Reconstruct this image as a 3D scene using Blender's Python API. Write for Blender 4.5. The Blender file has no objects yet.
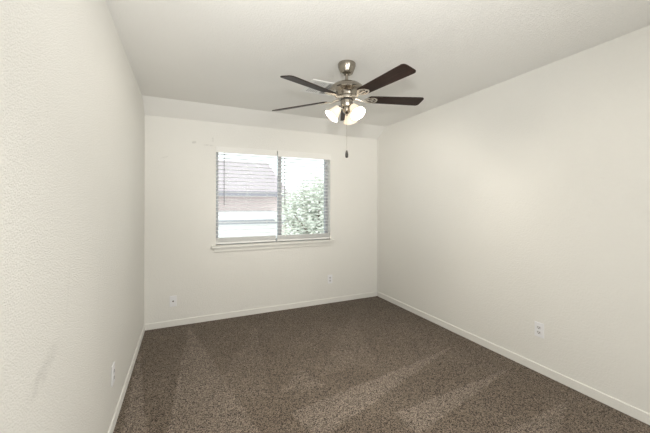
import bpy, bmesh, math, random
from mathutils import Vector, Matrix

S = bpy.context.scene
C = S.collection
PI = math.pi

# ---------------------------------------------------------------- camera
cam_d = bpy.data.cameras.new('camera')
cam = bpy.data.objects.new('camera', cam_d)
C.objects.link(cam)
cam_d.sensor_width = 36.0
cam_d.lens = 306.64 / 650 * 36
cam_d.shift_y = -13.4 / 650
cam_d.clip_start = 0.02
cam.location = (0, 0, 1.3438)
cam.rotation_euler = (PI / 2 + 0.0045, 0.0, -0.4299)
S.camera = cam

# ---------------------------------------------------------------- exposure
S.view_settings.view_transform = 'Standard'
S.view_settings.look = 'None'
S.view_settings.gamma = 1
S.view_settings.use_curve_mapping = False
S.view_settings.exposure = 0.26

# ---------------------------------------------------------------- sky: bright overcast day
W = bpy.data.worlds.new('overcast_sky')
S.world = W
W.use_nodes = True
wb = W.node_tree.nodes['Background']
wb.inputs['Color'].default_value = (0.94, 0.97, 1.0, 1)
wb.inputs['Strength'].default_value = 1.95

# ---------------------------------------------------------------- flash and added fill light
def lamp(name, kind, loc, energy, color, rot=(0, 0, 0), **kw):
    d = bpy.data.lights.new(name, kind)
    d.energy = energy
    d.color = color
    for k, v in kw.items():
        setattr(d, k, v)
    o = bpy.data.objects.new(name, d)
    o.location = loc
    o.rotation_euler = rot
    C.objects.link(o)
    return o

# added soft fill behind the camera; the rear wall has no opening
lamp('rear_fill', 'AREA', (0.78, -1.12, 1.38), 57, (0.995, 0.993, 0.955), (PI / 2, 0, 0.38),
     shape='RECTANGLE', size=2.0, size_y=2.0)
# the photographer's flash, just above the camera
lamp('camera_flash', 'SPOT', (0.0, 0.0, 1.60), 122, (1.0, 0.984, 0.945),
     Vector((1.0, 2.2, 1.2)).to_track_quat('-Z', 'Y').to_euler(), shadow_soft_size=0.035, spot_size=math.radians(96), spot_blend=1.0)

# ---------------------------------------------------------------- node helpers
class NT:
    def __init__(s, name):
        s.m = bpy.data.materials.new(name)
        s.m.use_nodes = True
        s.t = s.m.node_tree
        s.bsdf = s.t.nodes['Principled BSDF']
        s.out = s.t.nodes['Material Output']

    def n(s, typ, **kw):
        x = s.t.nodes.new(typ)
        for k, v in kw.items():
            setattr(x, k, v)
        return x

    def put(s, sock, v):
        if isinstance(v, bpy.types.NodeSocket):
            s.t.links.new(v, sock)
        else:
            sock.default_value = v

    def math(s, op, a, b=0.0, clamp=False):
        x = s.n('ShaderNodeMath', operation=op, use_clamp=clamp)
        s.put(x.inputs[0], a)
        s.put(x.inputs[1], b)
        return x.outputs[0]

    def pos(s):
        if not hasattr(s, '_p'):
            s._p = s.n('ShaderNodeTexCoord').outputs['Object']
            sp = s.n('ShaderNodeSeparateXYZ')
            s.t.links.new(s._p, sp.inputs[0])
            s.X, s.Y, s.Z = sp.outputs
        return s._p

    def noise(s, scale, detail=2.0, rough=0.5, vec=None):
        x = s.n('ShaderNodeTexNoise')
        s.put(x.inputs['Vector'], vec or s.pos())
        x.inputs['Scale'].default_value = scale
        x.inputs['Detail'].default_value = detail
        x.inputs['Roughness'].default_value = rough
        return x.outputs['Fac']

    def mix(s, f, a, b):
        x = s.n('ShaderNodeMix', data_type='RGBA')
        s.put(x.inputs[0], f)
        s.put(x.inputs[6], a)
        s.put(x.inputs[7], b)
        return x.outputs[2]

    def ramp(s, f, lo, hi):
        x = s.n('ShaderNodeMapRange', interpolation_type='SMOOTHSTEP')
        s.put(x.inputs[0], f)
        x.inputs[1].default_value = lo
        x.inputs[2].default_value = hi
        return x.outputs[0]

    def bump(s, h, dist, strength=1.0):
        x = s.n('ShaderNodeBump')
        s.put(x.inputs['Height'], h)
        x.inputs['Distance'].default_value = dist
        x.inputs['Strength'].default_value = strength
        s.t.links.new(x.outputs[0], s.bsdf.inputs['Normal'])

    def blob(s, u, v, cu, cv, ang, a, b):
        """soft elliptical mark at (cu, cv) in the plane of sockets u, v"""
        du = s.math('SUBTRACT', u, cu)
        dv = s.math('SUBTRACT', v, cv)
        c, n = math.cos(ang), math.sin(ang)
        p = s.math('ADD', s.math('MULTIPLY', du, c / a), s.math('MULTIPLY', dv, n / a))
        q = s.math('ADD', s.math('MULTIPLY', du, -n / b), s.math('MULTIPLY', dv, c / b))
        r = s.math('ADD', s.math('MULTIPLY', p, p), s.math('MULTIPLY', q, q))
        return s.math('SUBTRACT', 1.0, s.ramp(r, 0.0, 1.0))


def rgba(c):
    return (c[0], c[1], c[2], 1.0)


def flat(name, col, rough=0.5, metal=0.0, spec=0.5, grain=0.03, gscale=60):
    """plain surface with a faint procedural grain"""
    k = NT(name)
    f = k.noise(gscale, 3)
    lo = tuple(max(0, x * (1 - grain)) for x in col)
    hi = tuple(min(1, x * (1 + grain)) for x in col)
    k.put(k.bsdf.inputs['Base Color'], k.mix(f, rgba(lo), rgba(hi)))
    k.bsdf.inputs['Roughness'].default_value = rough
    k.bsdf.inputs['Metallic'].default_value = metal
    k.bsdf.inputs['Specular IOR Level'].default_value = spec
    return k.m


PAINT = (0.81, 0.798, 0.762)


def paint(name, col=PAINT, marks=None, depth=0.004, scale=85):
    k = NT(name)
    k.pos()
    base = k.mix(k.noise(2.2, 3), rgba(tuple(x * 0.985 for x in col)), rgba(tuple(min(1, x * 1.015) for x in col)))
    if marks:
        for (u, v, cu, cv, ang, a, b, strength, mc) in marks:
            m = k.blob(getattr(k, u), getattr(k, v), cu, cv, ang, a, b)
            m = k.math('MULTIPLY', m, k.math('MULTIPLY', k.ramp(k.noise(28, 4), 0.25, 0.75), strength))
            base = k.mix(m, base, rgba(mc))
    k.put(k.bsdf.inputs['Base Color'], base)
    k.bsdf.inputs['Roughness'].default_value = 0.62
    k.bsdf.inputs['Specular IOR Level'].default_value = 0.3
    h = k.math('ADD', k.ramp(k.noise(scale, 3, 0.55), 0.35, 0.7), k.math('MULTIPLY', k.noise(scale * 0.35, 2), 0.5))
    k.bump(h, depth)
    return k.m


def carpet():
    k = NT('taupe_carpet')
    k.pos()
    wob = k.math('MULTIPLY', k.math('SUBTRACT', k.noise(11, 4, 0.65), 0.5), 0.07)
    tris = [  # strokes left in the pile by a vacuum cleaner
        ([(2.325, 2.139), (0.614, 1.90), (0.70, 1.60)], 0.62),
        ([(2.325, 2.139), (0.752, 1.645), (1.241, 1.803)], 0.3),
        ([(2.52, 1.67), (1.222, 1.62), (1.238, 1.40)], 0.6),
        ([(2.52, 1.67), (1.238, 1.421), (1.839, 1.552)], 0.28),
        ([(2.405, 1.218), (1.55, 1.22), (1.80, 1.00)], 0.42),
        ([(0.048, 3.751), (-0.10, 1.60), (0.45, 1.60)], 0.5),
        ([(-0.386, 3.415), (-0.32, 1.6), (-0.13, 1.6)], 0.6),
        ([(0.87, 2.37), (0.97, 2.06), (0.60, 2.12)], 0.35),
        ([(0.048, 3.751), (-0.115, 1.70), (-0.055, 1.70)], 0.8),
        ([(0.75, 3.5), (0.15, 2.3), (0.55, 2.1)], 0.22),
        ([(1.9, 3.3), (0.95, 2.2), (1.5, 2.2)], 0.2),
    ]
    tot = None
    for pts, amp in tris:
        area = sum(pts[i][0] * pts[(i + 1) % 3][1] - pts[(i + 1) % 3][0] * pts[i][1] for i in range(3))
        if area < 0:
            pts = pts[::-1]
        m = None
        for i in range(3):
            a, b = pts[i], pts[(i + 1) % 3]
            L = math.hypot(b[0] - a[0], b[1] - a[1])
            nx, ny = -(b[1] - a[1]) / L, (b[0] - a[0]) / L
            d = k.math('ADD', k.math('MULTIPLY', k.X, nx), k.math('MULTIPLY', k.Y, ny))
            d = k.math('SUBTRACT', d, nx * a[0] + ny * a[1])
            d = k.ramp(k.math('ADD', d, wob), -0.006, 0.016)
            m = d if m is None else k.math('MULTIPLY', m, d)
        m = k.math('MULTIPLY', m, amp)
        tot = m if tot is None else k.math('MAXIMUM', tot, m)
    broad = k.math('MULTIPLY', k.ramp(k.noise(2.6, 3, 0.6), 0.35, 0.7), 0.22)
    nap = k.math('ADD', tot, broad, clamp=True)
    vo = k.n('ShaderNodeTexVoronoi')
    k.put(vo.inputs['Vector'], k.pos())
    vo.inputs['Scale'].default_value = 235
    sc = k.n('ShaderNodeSeparateColor')
    k.t.links.new(vo.outputs['Color'], sc.inputs[0])
    g1 = k.ramp(sc.outputs[0], 0.22, 0.80)
    g2 = k.ramp(k.noise(45, 2, 0.6), 0.25, 0.75)
    g = k.math('ADD', k.math('MULTIPLY', g1, 0.86), k.math('MULTIPLY', g2, 0.14))
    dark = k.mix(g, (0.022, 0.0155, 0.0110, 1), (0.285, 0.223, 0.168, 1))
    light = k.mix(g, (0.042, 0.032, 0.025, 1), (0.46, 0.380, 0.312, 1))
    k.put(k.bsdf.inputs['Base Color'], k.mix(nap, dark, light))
    k.bsdf.inputs['Roughness'].default_value = 0.95
    k.bsdf.inputs['Specular IOR Level'].default_value = 0.1
    k.bsdf.inputs['Sheen Weight'].default_value = 0.12
    k.bump(g, 0.010)
    return k.m


def wood(name):
    """dark walnut veneer, grain along local X"""
    k = NT(name)
    mp = k.n('ShaderNodeMapping')
    k.put(mp.inputs['Vector'], k.pos())
    mp.inputs['Scale'].default_value = (3.0, 60.0, 60.0)
    f = k.noise(1.0, 5, 0.65, vec=mp.outputs[0])
    k.put(k.bsdf.inputs['Base Color'], k.mix(k.ramp(f, 0.3, 0.7), (0.012, 0.006, 0.0045, 1), (0.036, 0.017, 0.012, 1)))
    k.bsdf.inputs['Roughness'].default_value = 0.45
    k.bsdf.inputs['Specular IOR Level'].default_value = 0.18
    return k.m


def glow(name, col, strength):
    k = NT(name)
    k.bsdf.inputs['Base Color'].default_value = (0.55, 0.53, 0.49, 1)
    k.bsdf.inputs['Roughness'].default_value = 0.4
    e = k.mix(k.noise(30, 3), rgba(tuple(c * 0.93 for c in col)), rgba(col))
    k.put(k.bsdf.inputs['Emission Color'], e)
    k.bsdf.inputs['Emission Strength'].default_value = strength
    return k.m


def pane_mat():
    k = NT('window_glass')
    tr = k.n('ShaderNodeBsdfTransparent')
    tr.inputs[0].default_value = (0.93, 0.96, 0.95, 1)
    gl = k.n('ShaderNodeBsdfGlossy')
    gl.inputs['Roughness'].default_value = 0.02
    fr = k.n('ShaderNodeFresnel')
    fr.inputs[0].default_value = 1.12
    mx = k.n('ShaderNodeMixShader')
    k.t.links.new(fr.outputs[0], mx.inputs[0])
    k.t.links.new(tr.outputs[0], mx.inputs[1])
    k.t.links.new(gl.outputs[0], mx.inputs[2])
    k.t.links.new(mx.outputs[0], k.out.inputs['Surface'])
    return k.m


def leaf_mat():
    k = NT('pale_leaf')
    f = k.noise(6, 3)
    k.put(k.bsdf.inputs['Base Color'], k.mix(f, (0.70, 0.73, 0.64, 1), (0.86, 0.88, 0.81, 1)))
    k.bsdf.inputs['Roughness'].default_value = 0.6
    return k.m


def shingles(name, a, b):
    k = NT(name)
    br = k.n('ShaderNodeTexBrick')
    k.put(br.inputs['Vector'], k.pos())
    br.inputs['Color1'].default_value = rgba(a)
    br.inputs['Color2'].default_value = rgba(b)
    br.inputs['Mortar'].default_value = rgba(tuple(x * 0.85 for x in a))
    br.inputs['Scale'].default_value = 4.0
    k.put(k.bsdf.inputs['Base Color'], br.outputs['Color'])
    k.bsdf.inputs['Roughness'].default_value = 0.85
    return k.m


M = {}
M['ceiling'] = paint('ceiling_paint', (0.87, 0.862, 0.838), depth=0.0010, scale=110)
M['wall'] = paint('wall_paint', PAINT, depth=0.0007)
GREY = (0.45, 0.44, 0.42)
M['wall_left'] = paint('wall_paint_textured', PAINT, [
    ('Y', 'Z', 1.21, 0.838, 0.34, 0.15, 0.045, 0.30, GREY),
    ('Y', 'Z', 1.42, 1.02, 1.35, 0.16, 0.012, 0.15, GREY),
    ('Y', 'Z', 1.86, 0.92, 1.5, 0.22, 0.012, 0.12, GREY)], depth=0.0015, scale=210)
M['wall_back'] = paint('wall_paint_marked', PAINT, [
    ('X', 'Z', 0.10, 2.05, 0.3, 0.030, 0.020, 0.7, GREY),
    ('X', 'Z', 0.30, 2.10, 1.57, 0.035, 0.012, 0.8, GREY),
    ('X', 'Z', 0.25, 2.03, 0.0, 0.075, 0.012, 0.55, GREY),
    ('X', 'Z', -0.20, 1.86, 0.4, 0.05, 0.012, 0.35, GREY)], depth=0.0007)
M['carpet'] = carpet()
M['trim'] = flat('trim_paint', (0.81, 0.797, 0.757), 0.4, grain=0.015, gscale=8)
M['sill'] = flat('sill_paint', (0.80, 0.79, 0.75), 0.35, grain=0.015, gscale=8)
M['vinyl'] = flat('grey_aluminium', (0.40, 0.41, 0.43), 0.4, grain=0.03)
M['blind'] = flat('white_blind', (0.86, 0.86, 0.85), 0.4, grain=0.01)
M['valance'] = flat('blind_valance_white', (0.84, 0.83, 0.80), 0.4, grain=0.01)
M['cord'] = flat('blind_cord', (0.72, 0.72, 0.70), 0.8)
M['wand'] = flat('blind_wand_grey', (0.16, 0.16, 0.17), 0.3)
M['plate'] = flat('white_plate', (0.86, 0.86, 0.88), 0.3, grain=0.01)
M['socket'] = flat('socket_face', (0.74, 0.73, 0.74), 0.35, grain=0.01)
M['slot'] = flat('dark_slot', (0.03, 0.03, 0.03), 0.6)
M['brass'] = flat('jack_metal', (0.20, 0.19, 0.18), 0.35, 0.8)
M['nickel'] = flat('brushed_nickel', (0.36, 0.33, 0.285), 0.22, 1.0, grain=0.10, gscale=40)
M['iron_nickel'] = flat('bright_nickel', (0.80, 0.75, 0.68), 0.25, 0.9, grain=0.06)
M['dark_gap'] = flat('dark_gap', (0.03, 0.028, 0.026), 0.6)
M['walnut'] = wood('dark_walnut')
M['shade'] = glow('lit_frosted_glass', (1.0, 0.76, 0.50), 0.62)
M['bulb'] = glow('lit_bulb', (1.0, 0.84, 0.62), 14.0)
M['fob'] = flat('dark_wood_fob', (0.012, 0.009, 0.008), 0.5)
M['vent'] = flat('white_vent', (0.84, 0.84, 0.83), 0.4, grain=0.01)
M['vent_in'] = flat('vent_shade_grey', (0.26, 0.255, 0.25), 0.6)
M['glass'] = pane_mat()
M['leaf'] = leaf_mat()
M['bark'] = flat('bark', (0.20, 0.16, 0.13), 0.9, grain=0.3, gscale=20)
M['roof'] = shingles('pinkish_shingles', (0.47, 0.405, 0.425), (0.51, 0.445, 0.46))
M['pale_roof'] = shingles('pale_shingles', (0.72, 0.71, 0.72), (0.77, 0.76, 0.77))
M['brick'] = shingles('pink_brick', (0.84, 0.71, 0.69), (0.87, 0.75, 0.72))
M['fascia'] = flat('grey_fascia', (0.30, 0.285, 0.315), 0.6, grain=0.05)
M['gutter'] = flat('grey_gutter', (0.36, 0.36, 0.38), 0.6, grain=0.05)
M['white_wall'] = flat('white_siding', (0.88, 0.88, 0.88), 0.7, grain=0.02, gscale=3)
M['yard'] = flat('pale_concrete', (0.66, 0.65, 0.63), 0.9, grain=0.06, gscale=3)

# ---------------------------------------------------------------- geometry helpers
class MB:
    def __init__(s):
        s.bm = bmesh.new()

    def box(s, x0, x1, y0, y1, z0, z1, mat=None):
        v = [Vector((x, y, z)) for x in (x0, x1) for y in (y0, y1) for z in (z0, z1)]
        if mat is not None:
            v = [mat @ p for p in v]
        v = [s.bm.verts.new(p) for p in v]
        for f in ((0, 1, 3, 2), (4, 6, 7, 5), (0, 4, 5, 1), (2, 3, 7, 6), (0, 2, 6, 4), (1, 5, 7, 3)):
            s.bm.faces.new([v[i] for i in f])
        return s

    def prism(s, pts, vec):
        """closed polygon (3-D points) extruded along vec"""
        a = [s.bm.verts.new(Vector(p)) for p in pts]
        b = [s.bm.verts.new(Vector(p) + Vector(vec)) for p in pts]
        s.bm.faces.new(a)
        s.bm.faces.new(b[::-1])
        for i in range(len(pts)):
            j = (i + 1) % len(pts)
            s.bm.faces.new([a[j], a[i], b[i], b[j]])
        return s

    def lathe(s, prof, n=32, mat=None, close=False):
        """profile of (radius, z) turned about Z"""
        rings = []
        for r, z in prof:
            if r < 1e-6:
                p = Vector((0, 0, z))
                rings.append([s.bm.verts.new(mat @ p if mat is not None else p)])
            else:
                ring = []
                for i in range(n):
                    a = 2 * PI * i / n
                    p = Vector((r * math.cos(a), r * math.sin(a), z))
                    ring.append(s.bm.verts.new(mat @ p if mat is not None else p))
                rings.append(ring)
        for A, B in zip(rings[:-1], rings[1:]):
            for i in range(n):
                j = (i + 1) % n
                q = [A[i % len(A)], A[j % len(A)], B[j % len(B)], B[i % len(B)]]
                u = []
                for x in q:
                    if x not in u:
                        u.append(x)
                if len(u) > 2:
                    s.bm.faces.new(u)
        return s

    def tube(s, pts, r, n=8, closed=False, flat_k=1.0, up=Vector((0, 0, 1))):
        pts = [Vector(p) for p in pts]
        N = len(pts)
        rs = r if isinstance(r, (list, tuple)) else [r] * N
        rings = []
        for i, p in enumerate(pts):
            if closed:
                t = pts[(i + 1) % N] - pts[i - 1]
            else:
                t = pts[min(i + 1, N - 1)] - pts[max(i - 1, 0)]
            t.normalize()
            u = up
            if abs(t.dot(u)) > 0.95:
                u = Vector((1, 0, 0))
            a = t.cross(u).normalized()
            b = a.cross(t).normalized()
            rings.append([s.bm.verts.new(p + a * rs[i] * math.cos(2 * PI * k / n) + b * rs[i] * flat_k * math.sin(2 * PI * k / n))
                          for k in range(n)])
        for i in range(N if closed else N - 1):
            A, B = rings[i], rings[(i + 1) % N]
            for k in range(n):
                l = (k + 1) % n
                s.bm.faces.new([A[k], A[l], B[l], B[k]])
        if not closed:
            s.bm.faces.new(rings[0][::-1])
            s.bm.faces.new(rings[-1])
        return s

    def build(s, name, mat, parent=None, smooth=False, bevel=0.0, seg=2):
        bmesh.ops.recalc_face_normals(s.bm, faces=s.bm.faces)
        me = bpy.data.meshes.new(name)
        s.bm.to_mesh(me)
        s.bm.free()
        me.materials.append(mat)
        if smooth:
            me.shade_smooth()
            try:
                me.set_sharp_from_angle(angle=math.radians(40))
            except Exception:
                pass
        o = bpy.data.objects.new(name, me)
        C.objects.link(o)
        if parent:
            o.parent = parent
        if bevel:
            b = o.modifiers.new('bevel', 'BEVEL')
            b.width = bevel
            b.segments = seg
            b.limit_method = 'ANGLE'
        return o


def empty(name, loc, rz=0.0):
    o = bpy.data.objects.new(name, None)
    o.location = loc
    o.rotation_euler = (0, 0, rz)
    o.empty_display_size = 0.1
    C.objects.link(o)
    return o


def tag(o, label=None, cat=None, group=None, kind=None):
    if label:
        o['label'] = label
    if cat:
        o['category'] = cat
    if group:
        o['group'] = group
    if kind:
        o['kind'] = kind
    return o


def struct(o, label, cat):
    return tag(o, label, cat, kind='structure')


# ---------------------------------------------------------------- room shell
XL, XR, YB, YR = -0.3878, 2.5838, 3.7844, -1.25
H, HB, YK = 2.44, 2.3025, 3.5597
T = 0.16
WX0, WX1, WZ0, WZ1 = 0.335, 1.815, 0.865, 2.02

prof = [(YR, 0), (YB, 0), (YB, HB), (YK, H), (YR, H)]
struct(MB().box(XL - T, XR + T, YR - T, YB + T, -0.12, 0).build('floor', M['carpet']),
       'taupe brown speckled carpet with vacuum tracks', 'floor')
struct(MB().prism([(XL, y, z) for y, z in prof], (-T, 0, 0)).build('wall_left', M['wall_left']),
       'cream textured wall on the left with a grey scuff', 'wall')
struct(MB().prism([(XR, y, z) for y, z in prof], (T, 0, 0)).build('wall_right', M['wall']),
       'plain cream wall on the right', 'wall')
b = MB()
b.box(XL - T, WX0, YB, YB + T, 0, HB)
b.box(WX1, XR + T, YB, YB + T, 0, HB)
b.box(WX0, WX1, YB, YB + T, 0, WZ0)
b.box(WX0, WX1, YB, YB + T, WZ1, HB)
struct(b.build('wall_back', M['wall_back']), 'cream far wall around the window', 'wall')
struct(MB().box(XL - T, XR + T, YR - T, YR, 0, H).build('wall_rear', M['wall']),
       'cream wall behind the camera', 'wall')
cp = [(YR - T, H), (YK, H), (YB, HB), (YB + T, HB), (YB + T, H + T), (YR - T, H + T)]
struct(MB().prism([(XL - T, y, z) for y, z in cp], (XR - XL + 2 * T, 0, 0)).build('ceiling', M['ceiling']),
       'cream ceiling sloping down along the far wall', 'ceiling')

# baseboards
BH, BT = 0.066, 0.009


def board(name, pts, vec, label):
    struct(MB().prism(pts, vec).build(name, M['wall'], bevel=0.0012), label, 'baseboard')


sec = [(0, 0), (BT, 0), (BT, BH - 0.004), (BT * 0.75, BH), (0, BH)]
board('baseboard_left', [(XL + d, YR, z) for d, z in sec], (0, YB - YR, 0), 'cream baseboard along the left wall')
board('baseboard_right', [(XR - d, YR, z) for d, z in sec], (0, YB - YR - 0.03, 0), 'cream baseboard along the right wall')
board('baseboard_back', [(XL + BT, YB - d, z) for d, z in sec], (XR - XL - 2 * BT - 0.03, 0, 0),
      'cream baseboard under the window wall')

# ---------------------------------------------------------------- window
win = empty('window_1', ((WX0 + WX1) / 2, YB, WZ0))
struct(win, 'grey framed sliding window in the far wall', 'window')


def wpart(mb, name, mat, **kw):
    o = mb.build(name, mat, **kw)
    o.data.transform(Matrix.Translation(-Vector(win.location)))
    o.parent = win
    return o


MX = 1.13   # centre mullion
fy0, fy1 = YB + 0.085, YB + 0.140
b = MB()
b.box(WX0, WX0 + 0.035, fy0, fy1, WZ0, WZ1)
b.box(WX1 - 0.035, WX1, fy0, fy1, WZ0, WZ1)
b.box(WX0, WX1, fy0, fy1, WZ0, WZ0 + 0.04)
b.box(WX0, WX1, fy0, fy1, WZ1 - 0.04, WZ1)
b.box(MX - 0.022, MX + 0.022, fy0, fy1, WZ0, WZ1)
wpart(b, 'window_frame', M['vinyl'])
wpart(MB().box(WX0 + 0.035, MX - 0.022, fy0 + 0.02, fy0 + 0.026, WZ0 + 0.04, WZ1 - 0.04), 'glass_pane', M['glass'])
wpart(MB().box(MX + 0.022, WX1 - 0.035, fy0 + 0.032, fy0 + 0.038, WZ0 + 0.04, WZ1 - 0.04), 'glass_pane', M['glass'])
b = MB()
b.box(0.290, 1.858, YB - 0.048, YB, WZ0 - 0.026, WZ0)
b.box(WX0 + 0.001, WX1 - 0.001, YB, fy0, WZ0 - 0.002, WZ0 + 0.001)
wpart(b, 'window_sill', M['sill'], bevel=0.005)
wpart(MB().box(0.315, 1.835, YB - 0.016, YB, WZ0 - 0.076, WZ0 - 0.026), 'sill_apron', M['sill'], bevel=0.003)

# ---------------------------------------------------------------- blinds
def make_blind(x0, x1, vz0, vz1, vy, label):
    root = empty('horizontal_blind', ((x0 + x1) / 2, YB + 0.035, vz1))
    tag(root, label, 'blind', 'white slatted blinds in the window')
    L = Vector(root.location)
    T_ = Matrix.Translation(-L)

    def part(mb, name, mat, **kw):
        o = mb.build(name, mat, **kw)
        o.data.transform(T_)
        o.parent = root
        return o

    yc = YB + 0.036
    part(MB().box(x0, x1, vy, vy + 0.012, vz0, vz1), 'valance', M['valance'], bevel=0.003)
    part(MB().box(x0 + 0.004, x1 - 0.010, yc - 0.022, yc + 0.026, vz1 - 0.062, vz1 - 0.012), 'headrail', M['blind'])
    b = MB()
    z = vz0 - 0.012
    zb = WZ0 + 0.085
    pitch = 0.0452
    tilt = math.radians(-4)
    k = 0
    zs = []
    while z > zb + 0.02:
        m = Matrix.Translation((0, yc, z)) @ Matrix.Rotation(tilt, 4, 'X')
        # gently crowned slat
        hw, th = 0.0245, 0.0015
        cs = [(-hw, 0), (-hw * 0.5, 0.0022), (0, 0.003), (hw * 0.5, 0.0022), (hw, 0)]
        up = [(y, zz + th) for y, zz in cs]
        lo = [(y, zz - th) for y, zz in cs][::-1]
        b.prism([m @ Vector((x0 + 0.004, y, zz)) for y, zz in up + lo], (x1 - x0 - 0.010, 0, 0))
        zs.append(z)
        z -= pitch
        k += 1
    for i in range(8):         # spare slats lying on the bottom rail
        z = WZ0 + 0.040 + 0.0062 * i
        b.prism([Vector((x0 + 0.004, yc + y, z + zz)) for y, zz in up + lo], (x1 - x0 - 0.010, 0, 0))
    part(b, 'slats', M['blind'])
    part(MB().box(x0 + 0.004, x1 - 0.010, yc - 0.025, yc + 0.025, WZ0 + 0.012, WZ0 + 0.034), 'bottom_rail', M['blind'], bevel=0.003)
    for f in (0.16, 0.5, 0.84):
        x = x0 + (x1 - x0) * f
        b = MB()
        for yy in (yc - 0.0262, yc + 0.0262):
            b.tube([(x, yy, WZ0 + 0.02), (x, yy, vz1 - 0.03)], 0.0009, 6)
        for zz in zs:
            b.tube([(x, yc - 0.026, zz - 0.003), (x, yc + 0.026, zz - 0.003)], 0.0006, 4)
        part(b, 'ladder_cord', M['cord'])
    xw = x0 + 0.095
    b = MB()
    b.tube([(xw, yc - 0.034, vz0 + 0.02), (xw, yc - 0.034, 1.36)], 0.0040, 8)
    b.tube([(xw, yc - 0.034, 1.36), (xw, yc - 0.034, 1.34)], [0.0045, 0.0055], 8)
    part(b, 'tilt_wand', M['wand'], smooth=True)
    return root


make_blind(WX0 - 0.004, 1.062, 1.952, 2.024, YB - 0.0125, 'white slatted blind on the left half of the window')
make_blind(1.074, WX1 + 0.004, 1.950, 2.028, YB - 0.0135, 'white slatted blind on the right half of the window')

# ---------------------------------------------------------------- ceiling fan
FX, FY = 1.1465, 2.095
fan = empty('ceiling_fan', (FX, FY, H))
tag(fan, 'brushed nickel ceiling fan with five dark walnut blades and three lit glass shades', 'ceiling fan')


def fz(z):
    return z - H


def fpart(mb, name, mat, parent=fan, **kw):
    return mb.build(name, mat, parent, **kw)


fpart(MB().lathe([(0, 0), (0.067, 0), (0.070, fz(2.432)), (0.069, fz(2.418)), (0.064, fz(2.400)), (0.052, fz(2.374)),
                  (0.046, fz(2.362)), (0.040, fz(2.357)), (0.028, fz(2.354)), (0, fz(2.354))], 40), 'canopy', M['nickel'], smooth=True)
fpart(MB().lathe([(0, fz(2.355)), (0.013, fz(2.355)), (0.013, fz(2.305)), (0.022, fz(2.300)), (0.024, fz(2.290)), (0, fz(2.288))], 24),
      'downrod', M['nickel'], smooth=True)
fpart(MB().lathe([(0, fz(2.296)), (0.030, fz(2.295)), (0.070, fz(2.287)), (0.104, fz(2.272)), (0.126, fz(2.254)), (0.136, fz(2.238)),
                  (0.138, fz(2.230)), (0.134, fz(2.223)), (0.094, fz(2.217)), (0.086, fz(2.211)), (0.080, fz(2.196)), (0.074, fz(2.184)), (0, fz(2.184))], 48),
      'motor_housing', M['nickel'], smooth=True)
fpart(MB().lathe([(0, fz(2.185)), (0.066, fz(2.185)), (0.068, fz(2.178)), (0.064, fz(2.160)), (0.052, fz(2.156)), (0, fz(2.156))], 40),
      'blade_hub', M['nickel'], smooth=True)
fpart(MB().lathe([(0, fz(2.157)), (0.0490, fz(2.157)), (0.0490, fz(2.150)), (0, fz(2.150))], 32), 'dark_collar', M['dark_gap'])
fpart(MB().lathe([(0, fz(2.151)), (0.047, fz(2.151)), (0.048, fz(2.140)), (0.046, fz(2.112)), (0.040, fz(2.100)), (0, fz(2.100))], 40),
      'switch_housing', M['nickel'], smooth=True)
fit = fpart(MB().lathe([(0, fz(2.101)), (0.030, fz(2.101)), (0.034, fz(2.085)), (0.030, fz(2.064)), (0.018, fz(2.052)), (0.010, fz(2.044)),
                        (0.008, fz(2.034)), (0, fz(2.032))], 32), 'light_fitter', M['nickel'], smooth=True)

A0, PITCH, RT, ZBL = -1.4388, -0.2357, 0.650, 2.1662
# the blades hang a little out of true
NRM = Vector((0, 0, 1)) - 0.0414 * Vector((math.cos(0.43), -math.sin(0.43), 0)) - 0.0282 * Vector((math.sin(0.43), math.cos(0.43), 0))
NRM.normalize()
EX = (Vector((1, 0, 0)) - NRM * NRM.x).normalized()
EY = NRM.cross(EX)
TILT = Matrix(((EX.x, EY.x, NRM.x), (EX.y, EY.y, NRM.y), (EX.z, EY.z, NRM.z))).to_4x4()
TILT = Matrix.Translation((0, 0, ZBL - H)) @ TILT @ Matrix.Translation((0, 0, H - ZBL))


def outline(n=8):
    """blade outline in its own plane, X outwards"""
    r0, r1 = 0.165, RT
    hw0, hw1 = 0.047, 0.061
    pts = []
    rc = 0.028
    # root (rounded), lower edge out, tip (rounded corners), back
    for i in range(n + 1):
        a = PI / 2 + PI * i / n
        pts.append((r0 + 0.030 + 0.030 * math.cos(a), hw0 * math.sin(a)))
    for i in range(n + 1):
        a = -PI / 2 + PI / 2 * i / n
        pts.append((r1 - rc + rc * math.cos(a), -hw1 + rc + rc * math.sin(a)))
    for i in range(n + 1):
        a = PI / 2 * i / n
        pts.append((r1 - rc + rc * math.cos(a), hw1 - rc + rc * math.sin(a)))
    return pts


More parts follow.
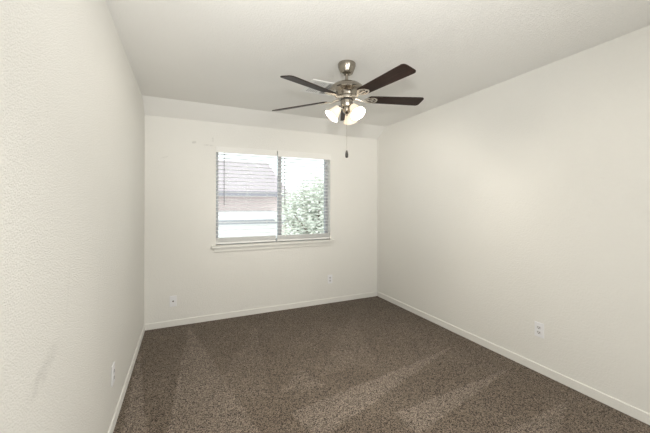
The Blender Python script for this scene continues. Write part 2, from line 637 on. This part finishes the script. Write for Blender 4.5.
for k in range(5):
    a = A0 + 2 * PI * k / 5
    arm = MB()
    R = Matrix.Rotation(PITCH, 4, 'X')
    zb = fz(ZBL)
    P = lambda x, y, dz=-0.0075: Vector((0, 0, zb)) + R @ Vector((x, y, dz))
    # curved arm from the hub to the blade, then an openwork leaf screwed under the blade
    arm.tube([(0.055, 0, fz(2.168)), (0.085, 0, fz(2.166)), (0.110, 0, fz(2.156)), (0.130, 0, fz(2.150)), P(0.150, 0)],
             [0.012, 0.011, 0.009, 0.008, 0.007], 8)
    leaf = []
    for i in range(28):
        t = 2 * PI * i / 28
        x = 0.196 - 0.052 * math.cos(t)
        y = 0.036 * math.sin(t) * (0.55 + 0.45 * math.sin((t if t < PI else 2 * PI - t) * 0.5 + 0.35))
        leaf.append(P(x, y))
    arm.tube(leaf, 0.0060, 6, closed=True, flat_k=0.6)
    for sgn in (1, -1):
        cur = []
        for i in range(16):
            t = 2 * PI * i / 16
            cur.append(P(0.190 - 0.026 * math.cos(t), sgn * (0.0125 + 0.0095 * math.sin(t))))
        arm.tube(cur, 0.0040, 6, closed=True, flat_k=0.6)
    arm.tube([P(0.150, 0), P(0.246, 0)], 0.0038, 6)
    o = fpart(arm, 'blade_iron', M['iron_nickel'], smooth=True)
    o.matrix_local = TILT @ Matrix.Rotation(a, 4, 'Z')
    bl = MB().prism([(x, y, -0.003) for x, y in outline()], (0, 0, 0.006)).build('blade', M['walnut'], fan, bevel=0.0015)
    bl.matrix_local = TILT @ Matrix.Rotation(a, 4, 'Z') @ Matrix.Translation((0, 0, zb)) @ R

CR = -0.4299     # the fan's light kit seen from the camera: directions measured from the camera's right
for deg in (190, 70, -50):
    a = math.radians(deg) + CR
    Rz = Matrix.Rotation(a, 4, 'Z')
    d = math.radians(50)
    neck = Vector((0.060, 0, fz(2.096)))
    ax = Vector((math.cos(d), 0, -math.sin(d)))
    m = Rz @ Matrix.Translation(neck) @ ax.to_track_quat('Z', 'Y').to_matrix().to_4x4()
    arm = MB().tube([Rz @ Vector((0.020, 0, fz(2.078))), Rz @ Vector((0.040, 0, fz(2.088))), Rz @ (neck - ax * 0.004), Rz @ (neck + ax * 0.012)],
                    [0.008, 0.008, 0.012, 0.020], 12)
    fpart(arm, 'lamp_arm', M['nickel'], smooth=True)
    pr = [(0.021, 0.004), (0.027, 0.008), (0.031, 0.020), (0.036, 0.038), (0.042, 0.058), (0.049, 0.076), (0.056, 0.089), (0.061, 0.096)]
    inn = [(r - 0.0025, z - 0.0005) for r, z in pr][::-1]
    sh = fpart(MB().lathe(pr + inn + [pr[0]], 36, m), 'glass_shade', M['shade'], smooth=True)
    bb = MB().lathe([(0, 0.010), (0.011, 0.010), (0.012, 0.016), (0.017, 0.024), (0.0185, 0.032), (0.016, 0.041), (0.009, 0.047), (0, 0.048)], 20, m)
    bb.build('bulb', M['bulb'], sh, smooth=True)
    l = lamp('bulb_light', 'POINT', m @ Vector((0, 0, 0.066)), 16.5, (1.0, 0.942, 0.83), shadow_soft_size=0.014)
    l.parent = sh
chain = fpart(MB().tube([(0, 0, fz(2.034)), (0, 0, fz(1.765))], 0.0008, 6), 'pull_chain', M['nickel'])
MB().lathe([(0, fz(1.766)), (0.004, fz(1.766)), (0.0095, fz(1.752)), (0.0120, fz(1.730)), (0.0110, fz(1.712)), (0.004, fz(1.706)), (0, fz(1.706))], 16
           ).build('pull_fob', M['fob'], chain, smooth=True)

# ---------------------------------------------------------------- ceiling vent
VX0, VX1, VY0, VY1 = 1.020, 1.350, 2.472, 2.790
vent = empty('ceiling_vent', ((VX0 + VX1) / 2, (VY0 + VY1) / 2, H))
tag(vent, 'white louvred air vent in the ceiling behind the fan', 'vent')
cx, cy = (VX0 + VX1) / 2, (VY0 + VY1) / 2
hx, hy = (VX1 - VX0) / 2, (VY1 - VY0) / 2
b = MB()
fw = 0.026
b.box(-hx, -hx + fw, -hy, hy, -0.008, 0)
b.box(hx - fw, hx, -hy, hy, -0.008, 0)
b.box(-hx + fw, hx - fw, -hy, -hy + fw, -0.008, 0)
b.box(-hx + fw, hx - fw, hy - fw, hy, -0.008, 0)
b.box(-0.007, 0.007, -hy + fw, hy - fw, -0.007, 0)
b.build('vent_frame', M['vent'], vent)
MB().box(-hx + fw, hx - fw, -hy + fw, hy - fw, -0.0012, 0).build('vent_shade_sheet', M['vent_in'], vent)  # flat sheet on the ceiling, the duct's shade put into its grey
b = MB()
for s0, s1, tl in ((-hx + fw, -0.007, 1), (0.007, hx - fw, -1)):
    n = 7
    for i in range(n):
        x = s0 + (s1 - s0) * (i + 0.5) / n
        m = Matrix.Translation((x, 0, -0.0045)) @ Matrix.Rotation(math.radians(38 * tl), 4, 'Y')
        b.box(-0.0048, 0.0048, -hy + fw, hy - fw, -0.0006, 0.0006, m)
b.build('louvres', M['vent'], vent)

# ---------------------------------------------------------------- wall plates
def plate_root(name, loc, rz, label, cat, group=None):
    r = empty(name, loc, rz)       # local -Y is out of the wall
    tag(r, label, cat, group)
    return r


def duplex(loc, rz, label):
    r = plate_root('wall_outlet', loc, rz, label, 'outlet', 'duplex outlets low on the walls')
    MB().box(-0.0355, 0.0355, -0.006, 0, -0.0585, 0.0585).build('cover_plate', M['plate'], r, bevel=0.0025)
    for zc in (0.0195, -0.0195):
        f = MB().prism([(0.0165 * math.cos(t) * 1.02, -0.0085, zc + max(-0.0125, min(0.0125, 0.0165 * math.sin(t))))
                        for t in [2 * PI * i / 24 for i in range(24)]], (0, 0.0040, 0)).build('receptacle', M['socket'], r)
        b = MB()
        b.box(-0.0085, -0.0055, -0.0092, -0.0080, zc - 0.003, zc + 0.007)
        b.box(0.0055, 0.0085, -0.0092, -0.0080, zc - 0.003, zc + 0.006)
        b.box(-0.0028, 0.0028, -0.0092, -0.0080, zc - 0.0105, zc - 0.0055)
        b.build('socket_slots', M['slot'], f)
    mm = Matrix.Rotation(PI / 2, 4, 'X')
    MB().lathe([(0, 0.0055), (0.0032, 0.0055), (0.0028, 0.0070), (0, 0.0072)], 12, mm).build('screw', M['socket'], r)
    return r


duplex((XR, 1.519, 0.342), -PI / 2, 'white duplex outlet low on the right wall')
duplex((1.809, YB, 0.325), 0, 'white duplex outlet on the far wall below the window')
duplex((XL, 2.195, 0.332), PI / 2, 'white duplex outlet low on the left wall')
r = plate_root('cable_plate', (-0.111, YB, 0.276), 0, 'white cable jack plate low on the far wall near the left corner', 'wall plate')
MB().box(-0.0355, 0.0355, -0.006, 0, -0.0585, 0.0585).build('cover_plate', M['plate'], r, bevel=0.0025)
mm = Matrix.Rotation(PI / 2, 4, 'X')
MB().lathe([(0, 0.0055), (0.0085, 0.0055), (0.0085, 0.009), (0.0055, 0.0092), (0.0055, 0.017), (0, 0.017)], 16, mm).build('coax_jack', M['brass'], r, smooth=True)
for zc in (0.042, -0.042):
    m2 = Matrix.Translation((0, 0, zc)) @ mm
    MB().lathe([(0, 0.0055), (0.0032, 0.0055), (0.0028, 0.0070), (0, 0.0072)], 12, m2).build('screw', M['socket'], r)

# ---------------------------------------------------------------- outside the window
GZ = -2.7     # the room is upstairs
struct(MB().box(-25, 30, YB + 0.6, 45, GZ - 0.2, GZ).build('ground_outside', M['yard']), 'pale paved yard outside the window', 'ground')
house = empty('neighbouring_house', (1.0, 12.5, GZ))
tag(house, 'neighbouring house with a pinkish roof seen through the blinds', 'house')
HT = Matrix.Translation(-Vector(house.location))


def hpart(mb, name, mat, **kw):
    o = mb.build(name, mat, **kw)
    o.data.transform(HT)
    o.parent = house
    return o


hpart(MB().box(-6.0, 3.45, 11.0, 17.0, GZ, 1.62), 'house_wall', M['brick'])
hpart(MB().prism([(-6.3, 10.6, 1.80), (-6.3, 13.6, 3.22), (-6.3, 17.4, 1.80), (-6.3, 17.4, 1.64), (-6.3, 10.6, 1.64)], (9.7, 0, 0)), 'pitched_roof', M['roof'])
hpart(MB().box(-6.3, 3.25, 10.57, 10.60, 1.61, 1.79), 'fascia_board', M['fascia'])
hpart(MB().prism([(-6.0, 8.5, 0.92), (-6.0, 11.0, 1.14), (-6.0, 11.0, 0.98), (-6.0, 8.5, 0.80)], (8.9, 0, 0)), 'lower_roof', M['pale_roof'])
hpart(MB().box(-6.0, 2.9, 8.44, 8.50, 0.82, 0.93), 'roof_gutter', M['gutter'])
hpart(MB().box(-5.8, 2.6, 8.9, 11.0, GZ, 0.82), 'lower_wall', M['white_wall'])

random.seed(4)
tree = empty('leafy_tree', (2.95, 6.9, GZ))
tag(tree, 'pale green tree outside the right half of the window', 'tree')
b = MB()
for i in range(7500):
    while True:
        p = Vector((random.uniform(-1, 1), random.uniform(-1, 1), random.uniform(-1, 1)))
        if 0.15 < p.length < 1:
            break
    lump = 0.82 + 0.18 * math.sin(5 * p.x + 3 * p.z) * math.cos(4 * p.y + 1)
    c = Vector((p.x * 1.15 * lump, p.y * 0.85 * lump, 3.72 + p.z * 1.12 * lump))
    q = Matrix.Rotation(random.uniform(0, 2 * PI), 4, 'Z') @ Matrix.Rotation(random.uniform(-1.2, 1.2), 4, 'X')
    s = random.uniform(0.04, 0.065)
    b.bm.faces.new([b.bm.verts.new(c + q @ Vector(v)) for v in ((-s, 0, 0), (0, -s * 0.5, 0.01), (s, 0, 0), (0, s * 0.5, 0.01))])
b.build('crown', M['leaf'], tree)
b = MB()
b.tube([(0, 0, 0), (0.05, 0, 1.4), (0, 0.05, 2.6), (0.05, 0, 4.2)], [0.14, 0.11, 0.09, 0.03], 10)
for i in range(7):
    a = i * 0.9
    b.tube([(0.03, 0.02, 2.3 + 0.2 * i), (0.4 * math.cos(a), 0.3 * math.sin(a), 2.8 + 0.17 * i), (0.75 * math.cos(a), 0.5 * math.sin(a), 3.2 + 0.15 * i)], [0.05, 0.03, 0.012], 6)
b.build('trunk', M['bark'], tree, smooth=True)
